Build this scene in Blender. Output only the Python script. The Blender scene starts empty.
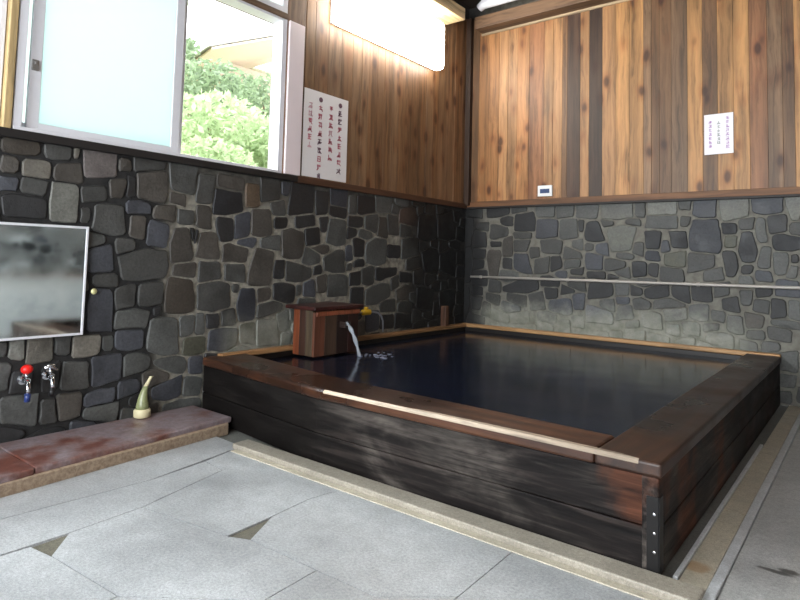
import bpy, bmesh, math, random
from mathutils import Vector, Matrix, noise
rnd = random.Random(7)
C = bpy.context.scene.collection
LAMP, SKY, P_REAR, P_LEFT, EXPO, STONE_GAIN, WOOD_GAIN = 14., 5., 120., 90., 0.6, .93, .98
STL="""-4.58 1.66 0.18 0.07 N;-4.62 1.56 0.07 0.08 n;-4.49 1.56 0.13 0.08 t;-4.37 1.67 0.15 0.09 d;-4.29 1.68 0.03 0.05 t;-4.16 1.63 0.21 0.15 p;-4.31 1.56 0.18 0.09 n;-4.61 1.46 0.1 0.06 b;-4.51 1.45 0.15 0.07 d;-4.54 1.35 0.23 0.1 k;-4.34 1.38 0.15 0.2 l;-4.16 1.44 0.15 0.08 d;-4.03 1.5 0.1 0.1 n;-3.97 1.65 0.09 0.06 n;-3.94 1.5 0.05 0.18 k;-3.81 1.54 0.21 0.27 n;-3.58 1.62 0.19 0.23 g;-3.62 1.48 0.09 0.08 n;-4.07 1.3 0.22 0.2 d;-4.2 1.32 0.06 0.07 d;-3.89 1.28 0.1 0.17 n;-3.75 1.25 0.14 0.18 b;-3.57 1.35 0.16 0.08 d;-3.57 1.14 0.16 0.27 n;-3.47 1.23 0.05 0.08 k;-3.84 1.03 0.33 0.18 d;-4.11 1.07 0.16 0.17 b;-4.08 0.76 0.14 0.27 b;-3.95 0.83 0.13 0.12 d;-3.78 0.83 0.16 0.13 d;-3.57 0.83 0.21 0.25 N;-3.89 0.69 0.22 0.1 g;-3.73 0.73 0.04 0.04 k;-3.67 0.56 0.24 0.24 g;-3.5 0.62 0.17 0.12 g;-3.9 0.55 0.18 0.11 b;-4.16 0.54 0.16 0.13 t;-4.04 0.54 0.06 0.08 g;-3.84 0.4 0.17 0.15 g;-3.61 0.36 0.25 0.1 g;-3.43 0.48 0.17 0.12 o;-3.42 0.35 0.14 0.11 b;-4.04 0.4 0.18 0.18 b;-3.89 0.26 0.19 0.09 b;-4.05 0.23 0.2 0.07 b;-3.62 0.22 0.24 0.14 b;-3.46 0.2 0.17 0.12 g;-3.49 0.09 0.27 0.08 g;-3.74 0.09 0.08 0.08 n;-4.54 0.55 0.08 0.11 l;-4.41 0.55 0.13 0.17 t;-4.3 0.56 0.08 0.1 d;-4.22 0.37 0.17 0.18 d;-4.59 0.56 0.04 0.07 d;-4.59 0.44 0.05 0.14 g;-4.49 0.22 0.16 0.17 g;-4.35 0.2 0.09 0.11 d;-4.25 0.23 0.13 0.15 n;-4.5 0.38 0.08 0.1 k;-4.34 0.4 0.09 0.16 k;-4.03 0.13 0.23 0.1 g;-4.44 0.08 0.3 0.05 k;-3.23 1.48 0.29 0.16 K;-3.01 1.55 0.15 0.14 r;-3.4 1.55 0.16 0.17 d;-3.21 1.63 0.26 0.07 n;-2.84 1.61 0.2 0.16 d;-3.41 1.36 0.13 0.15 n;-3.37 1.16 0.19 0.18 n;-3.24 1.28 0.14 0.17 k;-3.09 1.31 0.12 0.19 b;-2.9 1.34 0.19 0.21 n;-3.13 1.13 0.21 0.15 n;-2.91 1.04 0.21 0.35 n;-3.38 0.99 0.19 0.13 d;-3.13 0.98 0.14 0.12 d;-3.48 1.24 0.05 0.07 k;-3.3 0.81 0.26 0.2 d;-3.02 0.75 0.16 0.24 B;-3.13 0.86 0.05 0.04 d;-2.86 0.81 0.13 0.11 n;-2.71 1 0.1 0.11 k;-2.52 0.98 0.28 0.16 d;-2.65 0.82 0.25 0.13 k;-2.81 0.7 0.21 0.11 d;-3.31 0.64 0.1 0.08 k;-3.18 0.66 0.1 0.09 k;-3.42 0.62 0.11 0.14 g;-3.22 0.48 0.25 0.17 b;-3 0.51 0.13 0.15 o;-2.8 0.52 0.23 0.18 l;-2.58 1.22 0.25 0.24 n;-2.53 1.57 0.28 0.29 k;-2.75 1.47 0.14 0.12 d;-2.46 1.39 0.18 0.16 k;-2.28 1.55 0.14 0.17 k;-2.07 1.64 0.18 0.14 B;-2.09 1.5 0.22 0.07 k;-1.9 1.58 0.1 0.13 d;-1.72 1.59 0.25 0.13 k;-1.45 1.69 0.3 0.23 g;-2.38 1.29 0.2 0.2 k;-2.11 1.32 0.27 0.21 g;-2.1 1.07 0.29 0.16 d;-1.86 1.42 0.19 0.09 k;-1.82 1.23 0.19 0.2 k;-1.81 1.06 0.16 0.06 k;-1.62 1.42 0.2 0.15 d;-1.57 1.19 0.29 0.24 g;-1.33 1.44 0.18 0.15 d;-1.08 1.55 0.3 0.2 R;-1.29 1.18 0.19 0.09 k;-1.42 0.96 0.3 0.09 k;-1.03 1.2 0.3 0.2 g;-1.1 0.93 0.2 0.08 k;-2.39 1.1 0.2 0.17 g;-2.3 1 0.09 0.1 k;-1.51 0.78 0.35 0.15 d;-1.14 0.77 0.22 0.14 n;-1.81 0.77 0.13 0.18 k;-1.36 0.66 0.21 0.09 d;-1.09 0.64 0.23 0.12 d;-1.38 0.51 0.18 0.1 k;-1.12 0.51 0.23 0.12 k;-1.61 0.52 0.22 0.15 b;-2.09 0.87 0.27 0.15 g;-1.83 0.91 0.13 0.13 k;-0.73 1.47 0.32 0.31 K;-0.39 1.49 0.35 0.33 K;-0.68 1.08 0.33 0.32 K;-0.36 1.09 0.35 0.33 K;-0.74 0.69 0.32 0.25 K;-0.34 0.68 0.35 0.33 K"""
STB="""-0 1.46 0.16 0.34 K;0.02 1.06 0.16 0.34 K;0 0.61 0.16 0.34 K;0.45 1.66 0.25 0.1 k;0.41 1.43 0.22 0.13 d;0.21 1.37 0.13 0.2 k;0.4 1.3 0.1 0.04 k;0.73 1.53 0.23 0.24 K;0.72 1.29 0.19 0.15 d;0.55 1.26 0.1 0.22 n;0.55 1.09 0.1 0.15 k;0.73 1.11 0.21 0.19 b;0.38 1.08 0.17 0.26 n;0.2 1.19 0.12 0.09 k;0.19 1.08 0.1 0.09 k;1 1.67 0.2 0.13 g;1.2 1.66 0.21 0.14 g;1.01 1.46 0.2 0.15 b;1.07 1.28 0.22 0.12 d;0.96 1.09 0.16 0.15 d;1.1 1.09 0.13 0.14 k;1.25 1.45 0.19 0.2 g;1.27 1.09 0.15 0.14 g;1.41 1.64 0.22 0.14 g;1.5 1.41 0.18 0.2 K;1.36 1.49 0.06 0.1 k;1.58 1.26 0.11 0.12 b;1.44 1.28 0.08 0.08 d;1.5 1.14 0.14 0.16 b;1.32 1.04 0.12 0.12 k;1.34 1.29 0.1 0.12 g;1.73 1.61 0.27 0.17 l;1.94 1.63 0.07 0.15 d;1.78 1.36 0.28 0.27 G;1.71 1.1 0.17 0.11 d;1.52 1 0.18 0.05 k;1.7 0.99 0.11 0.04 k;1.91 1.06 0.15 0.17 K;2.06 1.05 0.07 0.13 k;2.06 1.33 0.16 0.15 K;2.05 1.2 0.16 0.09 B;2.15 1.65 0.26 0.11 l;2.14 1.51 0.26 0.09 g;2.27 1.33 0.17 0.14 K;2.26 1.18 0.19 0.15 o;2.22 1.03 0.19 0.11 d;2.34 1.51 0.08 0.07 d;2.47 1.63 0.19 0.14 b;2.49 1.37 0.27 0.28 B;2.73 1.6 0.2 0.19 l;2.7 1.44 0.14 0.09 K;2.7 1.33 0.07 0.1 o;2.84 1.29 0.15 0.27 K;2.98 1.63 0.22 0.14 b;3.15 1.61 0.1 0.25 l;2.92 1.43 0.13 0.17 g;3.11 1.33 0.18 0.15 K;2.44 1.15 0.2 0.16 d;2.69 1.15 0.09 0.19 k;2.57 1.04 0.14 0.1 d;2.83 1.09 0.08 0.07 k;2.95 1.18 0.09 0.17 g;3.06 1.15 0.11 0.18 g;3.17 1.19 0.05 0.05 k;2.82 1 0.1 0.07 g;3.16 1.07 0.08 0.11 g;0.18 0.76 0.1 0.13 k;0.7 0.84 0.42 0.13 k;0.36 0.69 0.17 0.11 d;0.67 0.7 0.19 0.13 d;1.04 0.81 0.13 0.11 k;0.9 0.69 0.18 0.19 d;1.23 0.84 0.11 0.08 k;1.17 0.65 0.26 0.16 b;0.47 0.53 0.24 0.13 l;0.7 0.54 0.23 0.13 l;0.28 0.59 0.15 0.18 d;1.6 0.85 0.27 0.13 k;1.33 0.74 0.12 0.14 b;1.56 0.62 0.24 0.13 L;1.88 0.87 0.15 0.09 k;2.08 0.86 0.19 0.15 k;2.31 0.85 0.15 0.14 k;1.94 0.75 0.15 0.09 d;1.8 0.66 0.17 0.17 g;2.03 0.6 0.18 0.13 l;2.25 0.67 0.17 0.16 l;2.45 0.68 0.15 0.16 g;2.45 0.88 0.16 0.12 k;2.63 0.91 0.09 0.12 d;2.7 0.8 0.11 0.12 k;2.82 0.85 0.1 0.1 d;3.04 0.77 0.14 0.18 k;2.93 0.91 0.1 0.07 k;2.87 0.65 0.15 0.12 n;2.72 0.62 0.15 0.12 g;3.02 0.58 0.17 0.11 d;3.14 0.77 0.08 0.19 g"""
BX= [0.168, 0.426, 0.649, 0.792, 0.965, 1.165, 1.22, 1.358, 1.451, 1.583, 1.712, 1.846, 1.977, 2.05, 2.121, 2.227, 2.364, 2.489, 2.61, 2.735, 2.857, 2.99, 3.097, 3.181, 3.283]
def srgb(r, g, b):
    f = lambda c: (c/255/12.92) if c/255 <= .04045 else ((c/255+.055)/1.055)**2.4
    return (f(r), f(g), f(b), 1)

# ---------------------------------------------------------------- mesh helpers
def BM():
    b = bmesh.new(); b.loops.layers.float_color.new('Col'); return b

def paint(bm, faces, col):
    l = bm.loops.layers.float_color['Col']
    for f in faces:
        for lp in f.loops: lp[l] = (col[0], col[1], col[2], 1)

def box(bm, x0, x1, y0, y1, z0, z1, bev=0.0, col=None, seg=2, rot=None):
    t = BM()
    vs = [t.verts.new((x, y, z)) for x in (x0, x1) for y in (y0, y1) for z in (z0, z1)]
    for q in ((0,1,3,2),(4,6,7,5),(0,4,5,1),(2,3,7,6),(0,2,6,4),(1,5,7,3)):
        t.faces.new([vs[i] for i in q])
    if bev > 0:
        bmesh.ops.bevel(t, geom=t.edges[:]+t.verts[:], offset=bev, segments=seg, affect='EDGES', profile=.5)
    if rot: bmesh.ops.transform(t, matrix=rot, verts=t.verts)
    paint(t, t.faces, col or (1,1,1))
    merge(bm, t)

def merge(bm, t):
    me = bpy.data.meshes.new('tmp'); t.to_mesh(me); t.free()
    bm.from_mesh(me); bpy.data.meshes.remove(me)

def tube(bm, pts, r, n=12, col=None, caps=True):
    """round tube through points; r a number or a list"""
    t = BM(); P = [Vector(p) for p in pts]; rings = []
    rr = r if isinstance(r, (list, tuple)) else [r]*len(P)
    prev = None
    for i, p in enumerate(P):
        d = (P[min(i+1, len(P)-1)]-P[max(i-1, 0)]).normalized()
        if prev is None:
            a = d.cross(Vector((0,0,1)) if abs(d.z) < .9 else Vector((1,0,0))).normalized()
        else:
            a = (prev-d*prev.dot(d)).normalized()
        prev = a; b = d.cross(a)
        rings.append([t.verts.new(p+(a*math.cos(k*2*math.pi/n)+b*math.sin(k*2*math.pi/n))*rr[i]) for k in range(n)])
    for i in range(len(P)-1):
        for k in range(n):
            t.faces.new((rings[i][k], rings[i][(k+1)%n], rings[i+1][(k+1)%n], rings[i+1][k]))
    if caps:
        t.faces.new(rings[0][::-1]); t.faces.new(rings[-1])
    bmesh.ops.recalc_face_normals(t, faces=t.faces)
    paint(t, t.faces, col or (1,1,1))
    merge(bm, t)

def ball(bm, c, r, sc=(1,1,1), sub=3, col=None):
    t = BM()
    bmesh.ops.create_icosphere(t, subdivisions=sub, radius=r, matrix=Matrix.Translation(c) @ Matrix.Diagonal((*sc, 1)))
    paint(t, t.faces, col or (1,1,1)); merge(bm, t)

def prism(bm, pts, axis, a0, a1, col=None, bev=0):
    """extrude a 2-D polygon along an axis"""
    t = BM()
    def mk(p, a):
        return {'x': (a, p[0], p[1]), 'y': (p[0], a, p[1]), 'z': (p[0], p[1], a)}[axis]
    A = [t.verts.new(mk(p, a0)) for p in pts]; B = [t.verts.new(mk(p, a1)) for p in pts]
    n = len(pts)
    t.faces.new(A[::-1]); t.faces.new(B)
    for i in range(n): t.faces.new((A[i], A[(i+1)%n], B[(i+1)%n], B[i]))
    bmesh.ops.recalc_face_normals(t, faces=t.faces)
    if bev: bmesh.ops.bevel(t, geom=t.edges[:]+t.verts[:], offset=bev, segments=2, affect='EDGES', profile=.5)
    paint(t, t.faces, col or (1,1,1)); merge(bm, t)

# ---------------------------------------------------------------- object helpers
def world_loc(o):
    v = Vector((0,0,0))
    while o: v = v+Vector(o.location); o = o.parent
    return v

def obj(name, bm, mat, parent=None, loc=None, smooth=False, label=None):
    org = Vector(loc) if loc else (world_loc(parent) if parent else Vector((0,0,0)))
    bmesh.ops.translate(bm, vec=-org, verts=bm.verts)
    me = bpy.data.meshes.new(name); bm.to_mesh(me); bm.free()
    for m in (mat if isinstance(mat, list) else [mat]): me.materials.append(m)
    if smooth:
        for p in me.polygons: p.use_smooth = True
    o = bpy.data.objects.new(name, me); C.objects.link(o)
    if parent:
        o.parent = parent; o.location = org-world_loc(parent)
    else: o.location = org
    if label: o['label'] = label
    return o

def thing(name, label, cat, loc, group=None):
    o = bpy.data.objects.new(name, None); C.objects.link(o)
    o.location = loc; o['label'] = label; o['category'] = cat; o.empty_display_size = .1
    if group: o['group'] = group
    return o

def tag(o, label, cat, group=None, kind=None):
    o['label'] = label; o['category'] = cat
    if group: o['group'] = group
    if kind: o['kind'] = kind
    return o

def struct(name, bm, mat, label=None, parent=None, cat=None, smooth=False, loc=None):
    o = obj(name, bm, mat, parent, loc=loc, smooth=smooth)
    o['kind'] = 'structure'
    if label: o['label'] = label
    if cat and not parent: o['category'] = cat
    return o

# ---------------------------------------------------------------- materials
class N:
    def __init__(s, name, rough=.6, metal=0):
        s.m = bpy.data.materials.new(name); s.m.use_nodes = True
        s.t = s.m.node_tree; s.n = s.t.nodes; s.l = s.t.links
        s.b = s.n['Principled BSDF']; s.out = s.n['Material Output']
        s.b.inputs['Roughness'].default_value = rough; s.b.inputs['Metallic'].default_value = metal
        s.tc = s.n.new('ShaderNodeNewGeometry').outputs['Position']
    def put(s, v, inp):
        if hasattr(v, 'links') or isinstance(v, bpy.types.NodeSocket): s.l.new(v, inp)
        else: inp.default_value = v
    def map(s, scale, v=None, rot=(0,0,0), loc=(0,0,0)):
        m = s.n.new('ShaderNodeMapping'); s.put(v or s.tc, m.inputs[0])
        m.inputs['Scale'].default_value = scale; m.inputs['Rotation'].default_value = rot
        m.inputs['Location'].default_value = loc
        return m.outputs[0]
    def noise(s, scale, v=None, detail=5, rough=.55, dist=0, out=0):
        m = s.n.new('ShaderNodeTexNoise'); s.put(v or s.tc, m.inputs['Vector'])
        m.inputs['Scale'].default_value = scale; m.inputs['Detail'].default_value = detail
        m.inputs['Roughness'].default_value = rough; m.inputs['Distortion'].default_value = dist
        return m.outputs[out]
    def ramp(s, fac, *stops):
        m = s.n.new('ShaderNodeValToRGB'); s.put(fac, m.inputs[0]); cr = m.color_ramp
        while len(cr.elements) < len(stops): cr.elements.new(.5)
        for e, (p, c) in zip(cr.elements, stops):
            e.position = p; e.color = c if isinstance(c, tuple) else (c, c, c, 1)
        return m.outputs[0]
    def mix(s, f, a, b, mode='MIX'):
        m = s.n.new('ShaderNodeMix'); m.data_type = 'RGBA'; m.blend_type = mode; m.clamp_factor = True
        s.put(f, m.inputs[0]); s.put(a, m.inputs[6]); s.put(b, m.inputs[7]); return m.outputs[2]
    def math(s, op, a, b=0., c=0.):
        m = s.n.new('ShaderNodeMath'); m.operation = op
        s.put(a, m.inputs[0]); s.put(b, m.inputs[1]); s.put(c, m.inputs[2]); return m.outputs[0]
    def attr(s, name='Col'):
        m = s.n.new('ShaderNodeVertexColor'); m.layer_name = name; return m.outputs[0]
    def sep(s, v=None):
        m = s.n.new('ShaderNodeSeparateXYZ'); s.put(v or s.tc, m.inputs[0]); return m.outputs
    def bump(s, h, strength=.3, dist=.01):
        m = s.n.new('ShaderNodeBump'); s.put(h, m.inputs['Height'])
        m.inputs['Strength'].default_value = strength; m.inputs['Distance'].default_value = dist
        s.l.new(m.outputs[0], s.b.inputs['Normal'])
    def col(s, v): s.put(v, s.b.inputs['Base Color']); return s
    def rough(s, v): s.put(v, s.b.inputs['Roughness']); return s
    def maprange(s, v, a, b, c=0., d=1.):
        m = s.n.new('ShaderNodeMapRange'); m.interpolation_type = 'SMOOTHSTEP'; s.put(v, m.inputs[0])
        for i, x in enumerate((a, b, c, d)): m.inputs[i+1].default_value = x
        return m.outputs[0]

def plain(name, c, rough=.5, metal=0, nz=.15, scale=30):
    k = N(name, rough, metal); n = k.noise(scale)
    k.col(k.mix(n, tuple(x*(1-nz) for x in c[:3])+(1,), tuple(min(1, x*(1+nz)) for x in c[:3])+(1,)))
    return k.m

def lime(k, c, side, fine):
    # pale lime scale left by the splashing water above the tub edge, a stain with a ragged outline
    xyz = k.sep(); z = xyz[2]
    wob = k.math('MULTIPLY', k.math('SUBTRACT', k.noise(3.2, detail=6, rough=.65), .5), .5)
    m = k.maprange(k.math('ADD', z, wob), .74, .5)
    if side == 'back':
        m = k.math('MULTIPLY', m, k.maprange(xyz[0], .05, .4)); m = k.math('MULTIPLY', m, k.maprange(xyz[0], 3.0, 2.6))
    else:
        m = k.math('MULTIPLY', m, k.maprange(xyz[1], -3.3, -3.1)); m = k.math('MULTIPLY', m, k.maprange(xyz[1], -2.2, -2.7))
        m = k.math('MULTIPLY', m, .8)
    m = k.math('MULTIPLY', m, k.maprange(fine, .2, .6, .7, 1.))
    m = k.math('MULTIPLY', m, k.maprange(z, .36, .39))
    dep = k.ramp(k.noise(9, detail=5), (.3, srgb(112,114,102)), (.7, srgb(156,156,146)))
    return k.mix(k.math('MULTIPLY', m, .92), c, dep)
def mat_stone(name, deposit):
    k = N(name, .62); c = k.attr()
    fine = k.noise(60, detail=6, rough=.7); big = k.noise(7, detail=4)
    c = k.mix(1., c, k.ramp(fine, (.25, .62), (.75, 1.38)), 'MULTIPLY')
    c = k.mix(1., c, k.ramp(big, (.3, .72), (.7, 1.28)), 'MULTIPLY')
    xyz = k.sep(); z = xyz[2]
    c = lime(k, c, deposit, fine)
    # corner shadow painted into the stone colour
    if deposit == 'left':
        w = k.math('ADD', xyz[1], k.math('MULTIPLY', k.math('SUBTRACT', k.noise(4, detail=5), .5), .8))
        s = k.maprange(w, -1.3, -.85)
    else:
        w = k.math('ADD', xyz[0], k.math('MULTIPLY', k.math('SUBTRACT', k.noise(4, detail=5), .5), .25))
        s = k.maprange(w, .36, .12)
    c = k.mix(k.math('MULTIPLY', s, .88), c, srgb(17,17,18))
    k.col(c)
    k.rough(k.ramp(big, (.3, .42), (.7, .72)))
    k.bump(k.math('ADD', k.math('MULTIPLY', fine, .5), big), .55, .012)
    return k.m

def mat_boards(name, axis='z', rough=.5, knots=True, tint=None, wet=False, scale=1.):
    """sawn boards, colour of each board from the mesh, grain and knots procedural"""
    k = N(name, rough); base = tint or k.attr()
    sc = {'x': (1.2,26,26), 'y': (26,1.2,26), 'z': (26,26,1.2)}[axis]
    s2 = {'x': (.35,7,7), 'y': (7,.35,7), 'z': (7,7,.35)}[axis]
    sk = {'x': (2.6,7.5,7.5), 'y': (7.5,2.6,7.5), 'z': (7.,7.,3.4)}[axis]
    warp = k.noise(3, detail=2, out=1)
    va = k.n.new('ShaderNodeVectorMath'); va.operation = 'MULTIPLY_ADD'
    k.put(warp, va.inputs[0]); va.inputs[1].default_value = (.05,.05,.05); k.put(k.tc, va.inputs[2])
    v = va.outputs[0]
    g = k.noise(1.0, k.map(sc, v), detail=6, rough=.65, dist=.6)
    g2 = k.noise(1.3, k.map(s2, v), detail=3)
    c = k.mix(1., base, k.ramp(g, (.28, .4), (.5, 1.), (.72, 1.28)), 'MULTIPLY')
    c = k.mix(1., c, k.ramp(g2, (.32, .58), (.62, 1.18)), 'MULTIPLY')
    if knots:
        vo = k.n.new('ShaderNodeTexVoronoi'); k.put(k.map(sk, v), vo.inputs['Vector']); vo.inputs['Scale'].default_value = 1.
        d = vo.outputs['Distance']; rc = k.sep(vo.outputs['Color'])[0]
        on = k.maprange(rc, .1, .13)
        kn = k.math('MULTIPLY', k.maprange(d, .28, .1), on)
        halo = k.math('MULTIPLY', k.maprange(d, .5, .2), on)
        c = k.mix(k.math('MULTIPLY', halo, .45), c, k.mix(1., c, (.75,.5,.35,1), 'MULTIPLY'))
        c = k.mix(k.math('MULTIPLY', kn, .8), c, srgb(52,26,12))
    k.col(c); k.bump(g, .25, .004)
    if wet:
        k.b.inputs['Coat Weight'].default_value = .35; k.b.inputs['Coat Roughness'].default_value = .22
    return k.m

M = {}
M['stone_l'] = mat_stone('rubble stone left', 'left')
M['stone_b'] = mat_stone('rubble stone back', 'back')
def mat_mortar(name, side):
    k = N(name, .9); n = k.noise(18, detail=6); xyz = k.sep()
    hi = srgb(158,153,140) if side == 'left' else srgb(124,122,114)
    light = k.ramp(n, (.3, srgb(92,89,82)), (.7, hi))
    dark = k.ramp(n, (.3, srgb(20,20,21)), (.7, srgb(44,43,42)))
    if side == 'left':   # the joints are open and dark in the far left, pointed with mortar further right
        w = k.math('ADD', xyz[1], k.math('MULTIPLY', k.math('SUBTRACT', k.noise(2.2, detail=3), .5), .9))
        f = k.maprange(w, -3.85, -3.55)
        g = k.maprange(w, -1.3, -.9, 1., .05)
        f = k.math('MULTIPLY', f, g)
        f = k.math('MULTIPLY', f, k.maprange(k.math('ADD', xyz[2], k.math('MULTIPLY', n, .2)), 1.75, 1.5, .25, 1.))
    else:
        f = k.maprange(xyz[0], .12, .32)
    k.col(lime(k, k.mix(f, dark, light), side, n)); k.bump(n, .5, .01); return k.m
M['mortar_l'] = mat_mortar('mortar left', 'left')
M['mortar_b'] = mat_mortar('mortar back', 'back')
M['boards'] = mat_boards('cedar boards', 'z', .5)
M['boards_y'] = mat_boards('roof boards', 'y', .6)
M['beam_x'] = mat_boards('beam wood across', 'x', .6, False)
M['beam_y'] = mat_boards('beam wood along', 'y', .6, False)
M['post'] = mat_boards('post wood', 'z', .6, False)

def mat_tubside(name, axis):
    k = N(name, .6)
    k.b.inputs['Specular IOR Level'].default_value = .15
    sc = {'x': (1.3,24,24), 'y': (24,1.3,24)}[axis]
    g = k.noise(1.0, k.map(sc), detail=6, rough=.65, dist=.8)
    big = k.noise(2.4, k.map({'x': (.7,2,2), 'y': (2,.7,2)}[axis]), detail=5, rough=.6, dist=.5)
    c = k.ramp(g, (.3, srgb(8,6,6)), (.5, srgb(24,20,19)), (.7, srgb(54,47,44)))
    # grey bleached patches where the surface has weathered
    c = k.mix(k.math('MULTIPLY', k.maprange(big, .45, .66), .8), c, k.ramp(g, (.32, srgb(22,19,18)), (.68, srgb(98,91,85))))
    big2 = k.noise(3.1, k.map((1,1,1), loc=(5,2,1)), detail=4)
    xyz = k.sep()
    if axis == 'x':     # rusty heartwood by the right end of the upper plank
        e = k.math('ADD', xyz[0], k.math('MULTIPLY', k.math('SUBTRACT', xyz[2], .26), .5)); e = k.math('ADD', e, k.math('MULTIPLY', k.math('SUBTRACT', big2, .5), .7))
        rm = k.math('MULTIPLY', k.maprange(e, 2.80, 2.90), k.maprange(xyz[2], .15, .18)); amt = .75
    else: rm = k.maprange(big2, .47, .6); amt = .7
    c = k.mix(k.math('MULTIPLY', rm, amt), c, k.ramp(g, (.3, srgb(34,19,13)), (.7, srgb(100,58,38))))
    # left part of the side is blacker
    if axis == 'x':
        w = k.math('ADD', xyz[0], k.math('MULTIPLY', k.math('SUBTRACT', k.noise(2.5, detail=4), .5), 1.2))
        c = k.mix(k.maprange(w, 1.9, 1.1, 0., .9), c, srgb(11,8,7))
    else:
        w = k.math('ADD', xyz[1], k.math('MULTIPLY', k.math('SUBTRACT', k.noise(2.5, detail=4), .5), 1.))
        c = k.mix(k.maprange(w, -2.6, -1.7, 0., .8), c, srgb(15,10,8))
    k.col(c); k.bump(g, .5, .006); k.rough(k.ramp(big, (.3, .5), (.7, .78))); return k.m
M['tub_front'] = mat_tubside('weathered tub side', 'x')
M['tub_right'] = mat_tubside('weathered tub end', 'y')

def mat_coping(name, axis):
    k = N(name, .3)
    sc = {'x': (1.,20,20), 'y': (20,1.,20)}[axis]
    g = k.noise(1.0, k.map(sc), detail=6, rough=.6, dist=.8)
    big = k.noise(1.6, k.map((1,1,1)), detail=4)
    c = k.ramp(g, (.25, srgb(30,17,12)), (.5, srgb(62,36,23)), (.78, srgb(104,64,40)))
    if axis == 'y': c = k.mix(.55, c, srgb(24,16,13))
    c = k.mix(k.math('MULTIPLY', k.maprange(big, .45, .6), .7), c, srgb(26,15,11))
    k.col(c); k.bump(g, .3, .004); k.rough(k.ramp(big, (.35, .5), (.65, .22)))
    return k.m
M['cop_x'] = mat_coping('wet coping front', 'x')
M['cop_y'] = mat_coping('wet coping right', 'y')
M['ledge_x'] = mat_boards('bleached ledge back', 'x', .5, False, srgb(176,136,92))
M['ledge_y'] = mat_boards('bleached ledge left', 'y', .5, False, srgb(150,112,74))
M['worn_lit'] = mat_boards('worn lit edge', 'x', .42, False, srgb(186,168,148))
M['boxwood'] = mat_boards('red cedar box', 'z', .45, False)
M['inner'] = plain('soaked inner boards', srgb(24,18,15), .5)

def mat_floor(name, lo, hi, rough=.45, tint=True, sc=90):
    k = N(name, rough)
    f = k.noise(sc, detail=4, rough=.8); f2 = k.noise(sc*3.1, detail=2, rough=.8); big = k.noise(2.2, detail=5)
    c = k.ramp(f, (.3, lo), (.7, hi))
    c = k.mix(1., c, k.ramp(f2, (.25, .68), (.75, 1.28)), 'MULTIPLY')
    c = k.mix(1., c, k.ramp(big, (.3, .76), (.7, 1.1)), 'MULTIPLY')
    c = k.mix(1., c, k.ramp(k.noise(14, detail=4), (.3, .9), (.7, 1.08)), 'MULTIPLY')
    if tint: c = k.mix(1., c, k.attr(), 'MULTIPLY')
    k.col(c); k.rough(k.ramp(big, (.35, rough*.7), (.65, rough*1.25)))
    k.bump(k.math('ADD', f, k.math('MULTIPLY', big, 2.)), .25, .004)
    return k
kf = mat_floor('granite flags', srgb(138,140,142), srgb(190,192,194), .42); M['flag'] = kf.m
M['grout'] = mat_floor('floor grout', srgb(90,90,86), srgb(120,120,114), .7, False).m
M['recess'] = mat_floor('silty recess', srgb(84,80,70), srgb(112,108,94), .7, False).m
ks = mat_floor('right hand concrete', srgb(150,150,148), srgb(192,192,190), .5, False)
def stain(k, pts, colr, amt=.8):
    """dark blotches with their own ragged outline at given spots of the floor"""
    xyz = k.sep(); c = k.b.inputs['Base Color'].links[0].from_socket
    nz = k.math('MULTIPLY', k.noise(22, detail=5), .06)
    for x, y, rx, ry in pts:
        dx = k.math('DIVIDE', k.math('SUBTRACT', xyz[0], x), rx); dy = k.math('DIVIDE', k.math('SUBTRACT', xyz[1], y), ry)
        d = k.math('ADD', k.math('SQRT', k.math('ADD', k.math('MULTIPLY', dx, dx), k.math('MULTIPLY', dy, dy))), k.math('MULTIPLY', nz, 12.))
        c = k.mix(k.math('MULTIPLY', k.maprange(d, 1.25, .75), amt), c, colr)
    k.col(c)
stain(ks, [(3.4,-3.17,.05,.03),(3.36,-3.2,.09,.02)], srgb(40,38,34))
M['concrete'] = ks.m
M['curb'] = mat_floor('sandstone curb', srgb(134,127,115), srgb(174,166,152), .55, False).m
kc = mat_floor('channel stone', srgb(166,158,140), srgb(202,193,174), .5, False)
stain(kc, [(3.13,-3.36,.07,.07)], srgb(150,112,66), .6); M['channel'] = kc.m
M['pale_edge'] = mat_floor('pale edging', srgb(176,178,178), srgb(206,208,210), .5, False).m
k = N('red brown slab', .42); f = k.noise(40, detail=6, rough=.7); b = k.noise(4.2, detail=5, rough=.6)
c = k.ramp(b, (.34, srgb(104,62,52)), (.43, srgb(120,92,88)), (.54, srgb(136,124,128)), (.75, srgb(112,88,84)))
k.col(k.mix(1., c, k.ramp(f, (.3, .72), (.7, 1.25)), 'MULTIPLY')); k.bump(f, .3, .004); M['slab'] = k.m
k = N('slab base stone', .7); f = k.noise(40, detail=6, rough=.7)
k.col(k.ramp(f, (.3, srgb(112,92,74)), (.7, srgb(168,148,126)))); k.bump(f, .4, .006); M['slab_base'] = k.m

k = N('bath water', .15)
k.col(k.ramp(k.noise(1.6, detail=4), (.35, srgb(14,18,30)), (.65, srgb(24,30,46))))
k.b.inputs['IOR'].default_value = 1.333; k.b.inputs['Specular IOR Level'].default_value = .5
k.bump(k.noise(7, k.map((1,1,1)), detail=3), .05, .02); M['water'] = k.m
k = N('falling water', .1); k.col(srgb(205,212,222)); k.b.inputs['Transmission Weight'].default_value = .55
k.b.inputs['IOR'].default_value = 1.33; M['stream'] = k.m
M['foam'] = plain('water froth', srgb(120,124,140), .3)
M['alu'] = plain('window aluminium', srgb(222,222,228), .35, .1, .05)
M['post_lit'] = plain('daylit post face', srgb(226,212,214), .5, nz=.05, scale=6)
M['chrome'] = plain('chrome', srgb(205,208,214), .12, 1, .04)
M['steel'] = plain('dull steel', srgb(150,148,146), .4, .7)
M['pipe'] = plain('pale pipe', srgb(170,164,158), .4, .15, .2, 8)
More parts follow.
